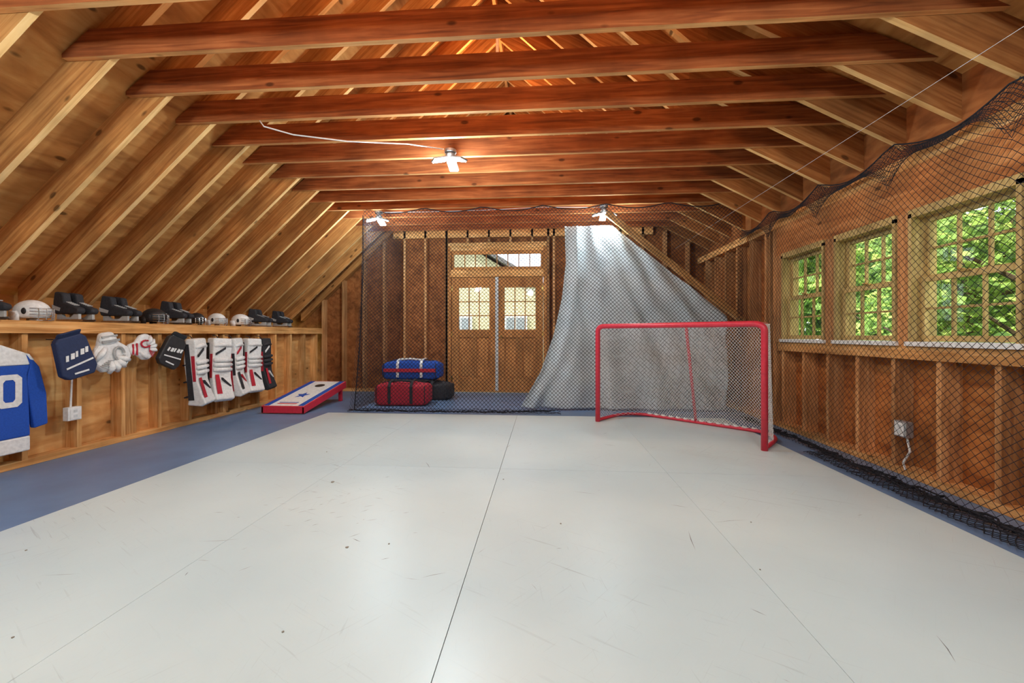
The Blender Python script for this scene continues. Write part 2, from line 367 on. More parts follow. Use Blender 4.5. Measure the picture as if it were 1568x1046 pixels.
for ty in TY:
    mb=MB(); h=.19; dz=random.uniform(-.008,.008)
    xl=XA-.33+random.uniform(-.01,.05); xr=2.70+random.uniform(-.04,.02)
    zt=TIE+h; xtl=max(xl,XA+(zt-TIE-RD+.02)/SL); xtr=2.09-(zt-TIE-RD+.02)/.53; xtr=min(xtr,xr)
    zl=zlow(xl)+RD-.01
    P=[(xl,ty-.019,TIE+dz),(xr,ty-.019,TIE+dz)]
    zrr=min(zt,zlow(xr)+RD-.01)
    if zrr>TIE+.02: P.append((xr,ty-.019,zrr))
    P+=[(xtr-.02,ty-.019,zt),(xtl+.02,ty-.019,zt),(xl,ty-.019,max(zl,TIE+.015))]
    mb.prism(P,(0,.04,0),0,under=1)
    mb.obj('ceiling_beam',[M_tie,M_tie_lit])
# ------------------------------------------------------------------ nets
def net(name,fn,W,H,cell,mat,r=.0013,parent=None):
    nu=max(2,round(W/cell)); nv=max(2,round(H/cell))
    cu=bpy.data.curves.new(name,'CURVE'); cu.dimensions='3D'; cu.bevel_depth=r; cu.bevel_resolution=0
    def add(pts):
        if len(pts)<2: return
        sp=cu.splines.new('POLY'); sp.points.add(len(pts)-1)
        for k,p in enumerate(pts): sp.points[k].co=(p[0],p[1],p[2],1)
    for c in range(-nv,nu+1,1):
        add([fn((c+j)/nu,j/nv) for j in range(nv+1) if 0<=c+j<=nu])
    for c in range(0,nu+nv+1,1):
        add([fn((c-j)/nu,j/nv) for j in range(nv+1) if 0<=c-j<=nu])
    cu.materials.append(mat)
    o=bpy.data.objects.new(name,cu); COL.objects.link(o)
    if parent: o.parent=parent
    return o
nz=lambda x,y,z=0: noise.noise(Vector((x,y,z)))
NYR=5.95
pn=empty('sports_netting')
pn2=empty('sports_netting'); pn3=empty('sports_netting')
def net_r(u,v):
    y=NYR-u*(NYR-.2); s=abs(math.sin(y*math.pi/.8685))
    top=2.56-.12*s; z=top*(1-v)+.01
    x=XR-.06-.22*v**1.5+.03*nz(y*1.5,z*1.5)
    return (x,y,z)
net('right_side',net_r,5.7,2.55,.055,M_net,r=.0018,parent=pn)
def flap(u,v):
    y=NYR-u*(NYR-.2); s=abs(math.sin(y*math.pi/.8685)); q=(1-s)**2
    return (XR-.075-.03*v+.02*nz(y*5,v*2),y+.03*nz(y*4,v),2.57-.12*s-v*(.05+.30*q+.05*nz(y*3,2)))
net('top_slack',flap,5.7,.3,.035,M_net,r=.0020,parent=pn)
XN=-2.66
def net_b(u,v):
    x=XN+u*(XR-.06-XN); s=abs(math.sin(x*3.6))
    top=min(2.93-.07*s,zlow(x)-.03 if x<-2 else 9); z=top*(1-v)+.01
    y=NYR+.05*nz(x*1.2,z*1.3,5)
    k=min(1,max(0,(.3-x)/.8))
    y-=.30*v*v*k
    return (x,y,z)
net('rear_side',net_b,5.4,2.9,.055,M_net,r=.0030,parent=pn2)
def net_l(u,v):
    y=NYR+u*1.7; z=(2.9-.08*abs(math.sin(y*4)))*(1-v)+.01
    return (XN-.08*v+.04*nz(y,z,9),y-.28*v*v*(1-u),z)
net('left_side',net_l,1.7,2.8,.06,M_net,r=.0018,parent=pn3)
mb=MB()
def wad(pts,r0):
    for k in range(5):
        P=[]
        for i in range(len(pts)-1):
            a=Vector(pts[i]);b=Vector(pts[i+1]); n=max(2,int((b-a).length/.08))
            for j in range(n):
                p=a.lerp(b,j/n); P.append(p+Vector((random.uniform(-.05,.05),random.uniform(-.05,.05),.012+random.uniform(0,.025))))
        mb.tube(P,[random.uniform(.4,1)*r0 for _ in P],5)
wad([(2.56,.3,0),(2.56,2.0,0),(2.56,3.2,0),(2.58,4.2,0),(2.58,5.6,0)],.009)
mb.obj('bottom_edge',[M_net],pn); mb=MB()
wad([(XN-.05,NYR-.30,0),(-1.6,NYR-.33,0),(-.6,NYR-.27,0),(.2,NYR-.12,0)],.005)
mb.obj('bottom_edge',[M_net],pn2); mb=MB()
def flatnet(u,v):
    x=2.60-.22*v+.03*nz(u*30,v*3); y=.3+u*3.7
    return (x,y,.012+.03*abs(nz(u*40,v*6)))
net('floor_slack_side',flatnet,3.7,.25,.04,M_net,r=.0025,parent=pn)
def flatnet2(u,v):
    x=XN+u*2.9; y=NYR-.33+.3*v+.04*nz(u*12,v*3)
    return (x,y,.006+.03*abs(nz(u*30,v*6,3)))
net('floor_slack_rear',flatnet2,2.9,.3,.06,M_net,r=.0015,parent=pn2)
mb=MB()
P=[(XR-.07,NYR-i*.1,2.58-.12*abs(math.sin((NYR-i*.1)*math.pi/.8685))) for i in range(57)]
mb.tube(P,.006,5)
mb.obj('edge_rope',[M_net],pn)
mb=MB()
P=[(XN+.25+i*.1,NYR,2.94-.07*abs(math.sin((XN+.25+i*.1)*3.6))) for i in range(50)]
mb.tube(P,.007,5)
mb.tube([(XN,NYR,2.85),(XN+.01,NYR-.02,2.0),(XN-.0,NYR-.10,1.0),(XN,NYR-.28,.03)],.007,5)
mb.obj('edge_rope',[M_net],pn2)
mb=MB(); mb.tube([(2.45,1.0,2.66),(2.35,7.6,2.62)],.0016,5); mb.obj('support_cable',[M_gray],pn)
# ------------------------------------------------------------------ diagonal brace + sheet
mb=MB(); ydg=5.99
a=Vector((.90,ydg,2.83)); b=Vector((2.78,ydg,1.27)); d=(b-a).normalized(); nrm=Vector((-d.z,0,d.x)); w=nrm*.045
if w.z<0: w=-w
mb.prism([a-w,b-w,b+w,a+w],(0,.04,0)); mb.obj('diagonal_brace',[wood('brace_wood',stud_d,stud_m,stud_l,'x',ang=-math.atan(.81))])
def sheet(u,v):
    z=2.66*(1-v)+.012
    kl=[(0,.31),(.2,.33),(.4,.27),(.6,.15),(.8,-.04),(1,-.34)]
    def lerp(k,t):
        for i in range(len(k)-1):
            if t<=k[i+1][0]:
                q=(t-k[i][0])/(k[i+1][0]-k[i][0]); return k[i][1]+(k[i+1][1]-k[i][1])*q
        return k[-1][1]
    xl=lerp(kl,v)*1.0; xr=min(.97+(2.69-z)*1.22,2.60)
    x=xl+(xr-xl)*u
    fan=(x-.55)/(.35+v)
    f=.05*math.sin(fan*13+1.5*nz(x*2,z*1.5))*(.3+.7*min(1,v*2)) +.07*nz(x*1.8+z*1.2,z*.9,2)+.03*nz(x*5+z*3,z*2.5,8)+.02*math.sin(x*17+z*4)*(1-v)
    if x<.5: f+=.06*math.sin((x-xl)*24)*math.exp(-(x-xl)*4)
    y=6.12+f*(.35+.65*v)-.02*v*v
    return (x,y,z)
mb=MB(); mb.grid(sheet,110,120)
def sheetmat():
    m,nt,b=newmat('sheet_fabric'); N=nt.nodes.new; L=nt.links.new
    tc=N('ShaderNodeTexCoord'); n=N('ShaderNodeTexNoise'); n.inputs['Scale'].default_value=3; n.inputs['Detail'].default_value=6; L(tc.outputs['Object'],n.inputs['Vector'])
    r=N('ShaderNodeValToRGB'); e=r.color_ramp.elements; e[0].position=.3; e[0].color=(.66,.73,.76,1); e[1].position=.65; e[1].color=(.80,.86,.88,1); L(n.outputs['Fac'],r.inputs['Fac']); L(r.outputs[0],b.inputs['Base Color']); b.inputs['Roughness'].default_value=.9
    bp=N('ShaderNodeBump'); bp.inputs['Strength'].default_value=.5; bp.inputs['Distance'].default_value=.04; L(n.outputs['Fac'],bp.inputs['Height']); L(bp.outputs[0],b.inputs['Normal'])
    return m
o=mb.obj('hanging_tarp',[sheetmat()],smooth=True); sm=o.modifiers.new('so','SOLIDIFY'); sm.thickness=.004
# ------------------------------------------------------------------ goal
gl=empty('hockey_goal')
P0=Vector((.68,5.26,0)); P1=Vector((2.07,4.06,0)); e=(P1-P0).normalized(); n=Vector((-e.y,e.x,0)); W=(P1-P0).length
def G(s,t,z): return P0+e*s+n*t+Vector((0,0,z))
R=.03; H=1.22; DB=.74
def arc(p,c,q,k=6):
    p,c,q=Vector(p),Vector(c),Vector(q); return [ (1-t)**2*p+2*t*(1-t)*c+t*t*q for t in [i/k for i in range(k+1)]]
mb=MB()
fr=[G(0,0,0),G(0,0,H-.14)]+arc(G(0,0,H-.1),G(0,0,H-R),G(.1,0,H-R))+arc(G(W-.1,0,H-R),G(W,0,H-R),G(W,0,H-.1))+[G(W,0,H-.14),G(W,0,0)]
mb.tube(fr,R,12)
tf=[G(.06,0,H-R)]+arc(G(.04,.15,H-R),G(.04,.45,H-R),G(.3,.45,H-R))+arc(G(W-.3,.45,H-R),G(W-.04,.45,H-R),G(W-.04,.15,H-R))+[G(W-.06,0,H-R)]
mb.tube(tf,.018,8)
bf=[G(0,0,.02)]+arc(G(0,.3,.02),G(0,DB,.02),G(.35,DB,.02))+arc(G(W-.35,DB,.02),G(W,DB,.02),G(W,.3,.02))+[G(W,0,.02)]
mb.tube(bf,.02,8)
mb.tube([G(W/2,.45,H-R),G(W/2,.50,H*.8),G(W/2,DB,.02)],.018,8)
mb.obj('frame',[M_red],gl,smooth=True)
def cdep(s,v):
    full=.42+(DB-.42)*v; q=min(1,min(s,W-s)/.3); return full*(1-(1-q)**2.2*.55)
def side(s0,sg):
    def f(u,v):
        z=(H-R)*(1-v)+.02*v; dep=(.42+(DB-.42)*v)*.45
        t=u*dep
        return G(s0,t,z)
    return f
net('net_left',side(0,-1),.25,1.2,.042,M_netw,r=.0018,parent=gl)
net('net_right',side(W,1),.25,1.2,.042,M_netw,r=.0018,parent=gl)
def bk(u,v):
    z=(H-R)*(1-v)+.02*v; s=u*W; return G(s,cdep(s,v)-.04*math.sin(v*math.pi)+.02*nz(u*5,v*5),z)
net('net_back',bk,W+.5,1.25,.042,M_netw,r=.0019,parent=gl)
net('net_top',lambda u,v:G(u*W,v*cdep(u*W,0),H-R-.02*math.sin(v*math.pi)),W,.45,.042,M_netw,r=.0018,parent=gl)
mb=MB()
for i in range(14): 
    s=.3+i*(W-.6)/13
    mb.tube([G(s,DB-.02,.05),G(s+.05,DB+.01,0.03)],.012,6)
mb.obj('net_lacing',[M_netw],gl)
# ------------------------------------------------------------------ cornhole board
cb=empty('cornhole_board')
x0,x1,ya,yb2=-3.90,-3.28,5.47,6.69
def topz(y): return .09+(y-ya)/(yb2-ya)*.21
mb=MB()
for xa_,xb_ in ((x0,x0+.03),(x1-.03,x1)):
    mb.prism([(xa_,ya,-.0),(xa_,ya,topz(ya)),(xa_,yb2,topz(yb2)),(xa_,yb2,topz(yb2)-.1)],(xb_-xa_,0,0))
mb.prism([(x0,ya,.0),(x0,ya,.088),(x0,ya+.03,.092),(x0,ya+.03,.0)],(x1-x0,0,0))
mb.prism([(x0,yb2-.03,topz(yb2)-.1),(x0,yb2-.03,topz(yb2)-.005),(x0,yb2,topz(yb2)),(x0,yb2,topz(yb2)-.1)],(x1-x0,0,0))
for xx in (x0+.03,x1-.08): mb.box((xx,yb2-.11,-.01),(xx+.05,yb2-.06,topz(yb2)-.03))
mb.obj('frame',[M_red],cb,bevel=.004)
mb=MB()
def T(x,y,o=.002): return (x,y,topz(y)+o)
def rect(xa,xb,ya_,yb_,mi,o): mb.prism([T(xa,ya_,o),T(xb,ya_,o),T(xb,yb_,o),T(xa,yb_,o)],(0,0,.004),mi)
rect(x0,x1,ya,yb2,2,.000)
rect(x0+.025,x1-.025,ya+.025,yb2-.025,0,.004)
rect(x0+.025,x0+.10,ya+.025,yb2-.025,1,.0065); rect(x1-.10,x1-.025,ya+.025,yb2-.025,1,.0065)
cx,cy=(x0+x1)/2,5.95
star=[]
for k in range(10):
    r=.10 if k%2==0 else .045; a=math.pi/2+k*math.pi/5; star.append(T(cx+r*math.cos(a),cy+1.2*r*math.sin(a),.0065))
mb.prism(star,(0,0,.004),1)
rect(x0+.17,x1-.17,ya+.09,ya+.12,2,.0065)
rect(x0+.17,x1-.17,ya+.14,ya+.16,1,.0065)
hole=[T(cx+.075*math.cos(k*math.pi/10),6.43+.075*math.sin(k*math.pi/10),.0068) for k in range(20)]
mb.prism(hole,(0,0,.004),3)
mb.obj('playing_surface',[M_white,M_blue,M_red,M_black],cb)
# ------------------------------------------------------------------ duffel bags
def bag(name,c,L,Wd,Hh,mat,strapmat,stripe,rot=0,endmat=None):
    e_=empty(name); M=Matrix.Translation(c)@Matrix.Rotation(rot,4,'Z')
    def fn(q,p):
        s=nz(q.x*5+c[0],q.y*5,q.z*5)*.035
        if p.z>-.3: q=q+Vector((0,0,s))
        if p.z>0: q.z-=.13*Hh*(abs(p.x)**2)*p.z + .03*math.sin(q.x*9)*p.z*.5
        q.y+=.02*nz(q.x*8,q.z*8,2)
        q.z=max(q.z,0)
        return q
    mb=MB(); mb.ell((0,0,Hh/2),(L/2,Wd/2,Hh/2),0,.28,48,28,fn)
    mb.obj('body',[mat],e_,smooth=True,M=M)
    mb=MB()
    for sx in (-.2*L,.2*L):
        P=[(sx,-Wd/2-.01,.04)]
        P+=[(sx,-Wd/2-.016,Hh*.80),(sx,-Wd*.42,Hh*1.0),(sx,-Wd*.1,Hh*1.05),(sx,Wd*.2,Hh*1.04)]
        for i in range(len(P)-1):
            a,b=Vector(P[i]),Vector(P[i+1]); 
            mb.prism([a+Vector((-.022,0,0)),a+Vector((.022,0,0)),b+Vector((.022,0,0)),b+Vector((-.022,0,0))],(0,-.006,.006),0)
    P=[(-.2*L,-Wd*.3,Hh*1.0),(-.12*L,-Wd*.42,Hh*1.04),(0,-Wd*.45,Hh*1.07),(.12*L,-Wd*.42,Hh*1.04),(.2*L,-Wd*.3,Hh*1.0)]
    mb.tube(P,.016,8,0)
    mb.tube([(-.42*L,0,Hh*.92),(-.2*L,0,Hh*1.01),(0,.01,Hh*1.04),(.2*L,0,Hh*1.01),(.42*L,0,Hh*.92)],.007,6,1)
    for sx in (-1,1):
        mb.tube([(sx*.44*L,-Wd/2-.004,Hh*.12),(sx*.445*L,-Wd/2-.006,Hh*.5),(sx*.44*L,-Wd/2+.0,Hh*.86)],.007,6,1)
    mb.obj('straps',[strapmat,M_black],e_,M=M)
    if stripe:
        mb=MB()
        mb.grid(lambda u,v:(-.44*L+u*.88*L,-Wd/2-.016-.01*math.sin(u*3.1),Hh*(.40+.18*v)),20,3)
        o=mb.obj('side_panel',[stripe],e_,M=M)
        s_=o.modifiers.new('s','SOLIDIFY'); s_.thickness=.006
    return e_
bag('red_hockey_bag',(-2.19,6.40,-.012),.84,.42,.37,M_redf,M_blackf,None,rot=.05)
bag('black_hockey_bag',(-2.04,7.02,-.012),.98,.46,.31,M_blackf,M_blackf,None,rot=-.03)
bag('blue_hockey_bag',(-2.24,7.02,.325),1.0,.44,.33,M_blue,M_whitef,M_redf,rot=.02)
# ------------------------------------------------------------------ wall gear helpers
def LM(y,z,w=0,tilt=0): 
    base=Matrix(((0,0,1,XL+.03+w),(1,0,0,y),(0,1,0,z),(0,0,0,1)))
    return base@Matrix.Rotation(tilt,4,'Z')
js=empty('hockey_jersey'); M=LM(2.80,.14,.0)
def jersey(pts,d0,d1,mi,mb): mb.prism([(p[0],p[1],d0) for p in pts],(0,0,d1-d0),mi)
mb=MB()
body=[(-.30,.12),(.30,.12),(.29,.45),(.28,.62),(.30,.70),(-.30,.70),(-.28,.62),(-.29,.45)]
jersey(body,0,.07,0,mb)
jersey([(-.30,0),(.30,0),(.30,.12),(-.30,.12)],0,.07,1,mb)
jersey([(-.30,.70),(.30,.70),(.27,.80),(.11,.87),(.06,.83),(-.06,.83),(-.11,.87),(-.27,.80)],0,.07,1,mb)
for s in (1,-1):
    sl=[(s*.27,.80),(s*.30,.70),(s*.28,.56),(s*.335,.17),(s*.43,.19),(s*.42,.45),(s*.37,.68),(s*.30,.78)]
    jersey(sl,.01,.06,0,mb)
    jersey([(s*.27,.80),(s*.30,.74),(s*.34,.73),(s*.30,.79)],.008,.064,1,mb)
mb.obj('fabric',[M_blue,M_whitef],js,bevel=.018,M=M)
mb=MB()
def ring(cx,cy,w,h,t,mi=0):
    O=[(cx-w,cy-h+.03),(cx-w+.03,cy-h),(cx+w-.03,cy-h),(cx+w,cy-h+.03),(cx+w,cy+h-.03),(cx+w-.03,cy+h),(cx-w+.03,cy+h),(cx-w,cy+h-.03)]
    I=[(cx+(a-cx)*(w-t)/w,cy+(b-cy)*(h-t)/h) for a,b in O]
    for k in range(8):
        j=(k+1)%8
        mb.prism([(O[k][0],O[k][1],.071),(O[j][0],O[j][1],.071),(I[j][0],I[j][1],.071),(I[k][0],I[k][1],.071)],(0,0,.004),mi)
ring(.16,.50,.08,.13,.042); ring(-.09,.50,.08,.13,.042)
mb.obj('numbers',[M_whitef],js,M=M)
mb=MB(); mb.tube([(-.22,.80,.03),(-.1,.86,.03),(0,.9,.03),(.1,.86,.03),(.22,.80,.03)],.008,6); mb.tube([(0,.9,.03),(0,.94,.03),(.02,.95,-.02)],.004,6); mb.obj('hanger',[M_black],js,M=M)
def blocker(name,y,z,main,accent,tilt,sc=1.0,w=.17):
    e_=empty(name); M=LM(y,z,w,tilt)@Matrix.Scale(sc,4)
    mb=MB()
    pts=[(-.10,.18),(.08,.19),(.12,.15),(.15,-.13),(.11,-.20),(-.10,-.20),(-.15,-.15),(-.13,.14)]
    mb.prism([(a,b,.0) for a,b in pts],(0,0,.06),0)
    mb.prism([(-.10,.16,.0),(.09,.17,.0),(.09,.17,.04),(-.10,.16,.04)],(-.01,.06,.05),0)
    mb.obj('board',[main],e_,bevel=.018,M=M)
    mb=MB()
    for k,(wd) in enumerate((.022,.03,.018,.03,.024)):
        xx=-.10+k*.042; mb.prism([(xx,-.03+.01*k,.062),(xx+wd,-.03+.01*k,.062),(xx+wd+.012,.02+.01*k,.062),(xx+.012,.02+.01*k,.062)],(0,0,.004),0)
    mb.prism([(-.11,-.085,.062),(.12,-.05,.062),(.12,-.065,.062),(-.11,-.10,.062)],(0,0,.004),0)
    mb.prism([(-.06,-.16,.062),(.06,-.16,.062),(.06,-.145,.062),(-.06,-.145,.062)],(0,0,.004),0)
    mb.obj('stripes',[accent],e_,M=M)
    mb=MB()
    for k,(L_) in enumerate((.13,.15,.14,.11)):
        mb.tube([(-.06+k*.04,-.02,-.02),(-.06+k*.04,-.02-L_*.6,-.05),(-.06+k*.04,-.02-L_,-.03)],[.02,.019,.015],8)
    mb.tube([(.06,.0,-.02),(.10,-.05,-.04),(.11,-.09,-.03)],[.022,.02,.016],8)
    mb.ell((0,.04,-.03),(.085,.09,.035)); mb.tube([(0,.1,-.03),(0,.15,-.035)],[.06,.07],12)
    mb.obj('hand',[M_blackf],e_,M=M,smooth=True)
    mb=MB(); mb.tube([(0,.14,-.05),(-.01,.15,-.08),(0,.15,-w/sc-.02)],.005,5); mb.obj('loop',[M_black],e_,M=M); return e_
blocker('goalie_blocker',3.31,.905,M_navy,M_whitef,.25,.97)
def catcher(name,y,z,mainm,acc,sc,tilt):
    e_=empty(name); M=LM(y,z,.06,tilt)@Matrix.Scale(sc,4)
    mb=MB()
    pts=[(-.05,.20),(.07,.20),(.10,.10),(.20,.02),(.22,-.08),(.16,-.17),(.04,-.21),(-.09,-.19),(-.17,-.10),(-.16,.0),(-.09,.08)]
    mb.prism([(a,b,0) for a,b in pts],(0,0,.07),0); mb.obj('palm',[mainm],e_,bevel=.028,M=M)
    mb=MB()
    for k in range(4):
        a=-.5-k*.42; r1=.11; r2=.215
        mb.tube([(r1*math.cos(a)*.6,-.03+r1*math.sin(a)*.6,.07),(r1*math.cos(a)*1.2,-.03+r1*math.sin(a)*1.2,.095),(r2*math.cos(a)*.95,-.03+r2*math.sin(a)*.85,.06)],[.02,.028,.02],8)
    mb.tube([(-.04,.05,.07),(-.10,.0,.09),(-.15,-.07,.06)],[.02,.028,.018],8)
    mb.ell((.0,.13,.06),(.085,.06,.035),0); 
    mb.obj('fingers',[mainm],e_,smooth=True,M=M)
    mb=MB()
    for k in range(5):
        mb.tube([(-.13+.02*k,-.12+.01*k,.085),(-.02+.05*k,-.19+.02*k,.085)],.005,5)
    mb.tube([(.07+.05*math.cos(a_*.5),-.03+.07*math.sin(a_*.5),.085) for a_ in range(13)],.012,6)
    mb.prism([(-.085,.10,.085),(.085,.10,.085),(.085,.125,.09),(-.085,.125,.09)],(0,0,.012),0)
    mb.prism([(-.075,.15,.08),(.075,.15,.08),(.075,.17,.08),(-.075,.17,.08)],(0,0,.012),0)
    mb.obj('webbing',[acc],e_,M=M); return e_
catcher('catching_glove',3.68,.92,M_whitef,M_greyf,.95,.15)
catcher('catching_glove',4.02,.94,M_whitef,M_redf,.72,1.6)
blocker('goalie_blocker',4.34,.90,M_black,M_whitef,-.45,.92,.10)
def legpad(y,z,accent,acc2,tilt=0,sc=1,rotz=0,main=None):
    e_=empty('goalie_leg_pad'); M=LM(y,z,.07,tilt)@Matrix.Rotation(rotz,4,'Y')@Matrix.Scale(sc,4)
    main=main or M_whitef
    mb=MB()
    prof=[(0,.02),(.03,.15),(.0,.30),(-.02,.55),(0,.78),(.0,.80),(.11,.80),(.12,.72),(.11,.5),(.12,.3),(.16,.14),(.20,.03),(.15,0)]
    mb.prism([(-.13,b,a) for a,b in prof],(.26,0,0),0)
    mb.obj('pad',[main],e_,bevel=.03,M=M)
    mb=MB()
    for zz in (.52,.46,.40):
        mb.tube([(-.125,zz,.115),(0,zz,.135),(.125,zz,.115)],[.022,.03,.022],8,0)
    mb.tube([(-.125,.70,.105),(0,.72,.125),(.125,.70,.105)],[.02,.028,.02],8,0)
    mb.obj('knee_rolls',[main],e_,smooth=True,M=M)
    mb=MB()
    mb.prism([(-.11,.585,.123),(.02,.66,.123),(.02,.685,.123),(-.11,.61,.123)],(0,0,.012),0)
    mb.prism([(.11,.16,.150),(-.02,.27,.150),(-.02,.30,.150),(.11,.19,.150)],(0,0,-.03),0)
    mb.prism([(-.11,.10,.175),(-.04,.10,.175),(-.06,.34,.128),(-.11,.34,.128)],(0,0,.004),1)
    for sx in (-1,1):
        mb.prism([(sx*.133,.08,.02),(sx*.133,.74,.0),(sx*.133,.74,.045),(sx*.133,.08,.08)],(sx*.004,0,0),0)
        mb.prism([(sx*.133,.30,.075),(sx*.133,.60,.065),(sx*.133,.60,.10),(sx*.133,.30,.105)],(sx*.004,0,0),1)
    mb.obj('trim_stripes',[accent,acc2],e_,M=M)
    mb=MB()
    for zz in (.12,.3,.5,.68): mb.tube([(-.135,zz,.02),(-.11,zz-.01,-.03),(.11,zz-.01,-.03),(.135,zz,.02)],.009,6)
    mb.tube([(0,.79,.03),(0,.83,.0),(0,.84,-.06)],.006,5)
    mb.obj('straps',[M_blackf],e_,M=M); return e_
legpad(4.68,.24,M_blackf,M_redf,.05,1,.3); legpad(5.00,.24,M_blackf,M_redf,-.05,1,-.15); legpad(5.31,.26,M_redf,M_blackf,.05,.97,.3); legpad(5.60,.27,M_black,M_redf,-.04,.95,-.1); legpad(5.88,.27,M_whitef,M_redf,.03,.95,.2,M_blackf)
# shelf items
ZS=1.206
def helmet(x,y,mat,rot=0,sc=1.0,name='hockey_helmet'):
    e_=empty(name); M=Matrix.Translation((x,y,ZS))@Matrix.Rotation(rot,4,'Z')@Matrix.Scale(sc,4)
    mb=MB()
    mb.ell((0,0,.09),(.135,.105,.11),0,1,24,14,None,zmin=-.6)
    mb.box((-.11,-.10,.0),(-.03,-.085,.09)); mb.box((-.11,.085,.0),(-.03,.10,.09))
    mb.obj('shell',[mat],e_,smooth=True,M=M)
    mb=MB()
    for k in range(5):
        z=.0+.028*k; P=[(.155*math.cos(a)+0.0,.112*math.sin(a),z+.005) for a in [(-1.2+i*.3) for i in range(9)]]; mb.tube(P,.0035,5)
    for k in range(5):
        a=-.8+k*.4; mb.tube([(.155*math.cos(a),.112*math.sin(a),.115),(.16*math.cos(a),.112*math.sin(a),.06),(.15*math.cos(a),.11*math.sin(a),.004)],.0035,5)
    mb.obj('cage',[M_steel],e_,M=M)
    mb=MB(); 
    for s in (-1,1): mb.ell((.01,s*.103,.09),(.02,.006,.03))
    mb.obj('vents',[M_black],e_,M=M)
def skates(x,y,rot,mat=None):
    e_=empty('ice_skates'); mat=mat or M_blackf
    for k,dy in enumerate((-.055,.055)):
        M=Matrix.Translation((x,y+dy,ZS))@Matrix.Rotation(rot+random.uniform(-.1,.1),4,'Z')
        mb=MB()
        pr=[(-.12,.075),(.13,.075),(.15,.10),(.14,.13),(.07,.155),(.0,.18),(-.02,.27),(-.11,.285),(-.125,.2),(-.13,.12)]
        mb.prism([(a,-.035,b) for a,b in pr],(0,.07,0)); mb.obj('boot_%d'%k,[mat],e_,bevel=.02,M=M)
        mb=MB(); mb.prism([(-.11,-.012,.025),(.12,-.012,.025),(.12,-.012,.075),(.07,-.012,.075),(.04,-.012,.045),(-.04,-.012,.045),(-.06,-.012,.075),(-.11,-.012,.075)],(0,.024,0),0)
        mb.prism([(-.14,-.002,.006),(-.12,-.002,0),(.12,-.002,0),(.15,-.002,.012),(.14,-.002,.028),(-.13,-.002,.028)],(0,.004,0),1)
        for j in range(5): mb.tube([(.0+.02*j,-.02,.185-.007*j),(.01+.02*j,.02,.185-.007*j)],.004,5,0)
        mb.prism([(-.128,-.037,.12),(-.05,-.037,.10),(-.04,-.037,.13),(-.128,-.037,.16)],(0,.074,0),0)
        mb.obj('blade_%d'%k,[M_greyf,M_steel],e_,M=M)
xs_=XL-.14
skates(xs_,2.93,.3); helmet(xs_+.05,3.25,M_whitef,.3,.9); skates(xs_,3.62,.0); skates(xs_,4.05,.1); helmet(xs_+.02,4.40,M_black,.2,.9)
helmet(xs_+.02,4.98,M_black,-.3,.8); skates(xs_,4.72,.1); helmet(xs_+.03,5.30,M_whitef,0,.85); helmet(xs_+.03,5.74,M_whitef,.2,.9); skates(xs_,6.2,.3); skates(xs_,6.75,.1)
# ------------------------------------------------------------------ outlets
def outlet(name,x,y,z,s,conduit):
    e_=empty(name)
    mb=MB(); mb.box((x,y-.055,z-.06),(x+s*.055,y+.055,z+.06),0); mb.obj('box',[M_galv if not s>0 else M_white],e_,bevel=.004)
    mb=MB(); xx=x+s*.056
    mb.box((xx,y-.04,z-.05),(xx+s*.004,y+.04,z+.05),0)
    for dz in (-.022,.022): mb.box((xx+s*.004,y-.015,z+dz-.012),(xx+s*.006,y+.015,z+dz+.012),1)
    mb.obj('cover',[M_white,M_gray],e_)
    mb=MB(); mb.tube(conduit,.008,6); mb.obj('cable',[M_white],e_)
outlet('wall_outlet',XL-.0,3.46,.37,1,[(XL+.01,3.46,.42),(XL+.01,3.47,.7),(XL+.012,3.44,1.1)])
outlet('wall_outlet',XR-.0,3.42,.36,-1,[(XR-.02,3.40,.30),(XR-.03,3.36,.2),(XR-.03,3.42,.1),(XR-.03,3.40,.05)])
# ------------------------------------------------------------------ lights
LC=(.75,.92,1.0)
M_led=plain('led_panel',(1,1,1),.4,emit=14,ec=(1,.98,.95))
FX=[]
def fixture(x,y,z,P,vis=True):
    e_=empty('ceiling_light'); FX.append(e_); mb=MB()
    mb.tube([(x,y,TIE),(x,y,TIE-.03)],.06,20); mb.tube([(x,y,TIE-.03),(x,y,z+.07)],.035,16); mb.tube([(x,y,z+.07),(x,y,z+.03)],[.055,.045],16)
    for k in range(3):
        a=math.pi/2+k*2*math.pi/3; M=Matrix.Translation((x,y,z+.035))@Matrix.Rotation(a,4,'Z')
        b=MB(); b.box((.04,-.05,0),(.19,.05,.018)); 
        mb.add([M@Matrix.Rotation(.3,4,'Y')@Vector(v) for v in b.v],b.f)
    mb.obj('housing',[M_galv],e_,bevel=.004)
    mb=MB()
    for k in range(3):
        a=math.pi/2+k*2*math.pi/3; M=Matrix.Translation((x,y,z+.035))@Matrix.Rotation(a,4,'Z')@Matrix.Rotation(.3,4,'Y')
        b=MB(); b.box((.05,-.042,-.012),(.182,.042,-.001)); mb.add([M@Vector(v) for v in b.v],b.f)
    mb.obj('led_panels',[M_led],e_)
    l=bpy.data.lights.new('point_light','POINT'); l.energy=P; l.color=LC; l.shadow_soft_size=.1
    o=bpy.data.objects.new('point_light',l); o.location=(x,y,z-.14); COL.objects.link(o); o.parent=e_
fixture(-.94,4.15,2.84,115); fixture(-2.5,6.15,2.82,92); fixture(.88,6.12,2.82,66)
fixture(-2.3,1.0,2.84,105); fixture(1.2,1.0,2.84,85); fixture(-.5,-.6,2.84,85)  # added out-of-view fixtures, fill light for the near part of the room
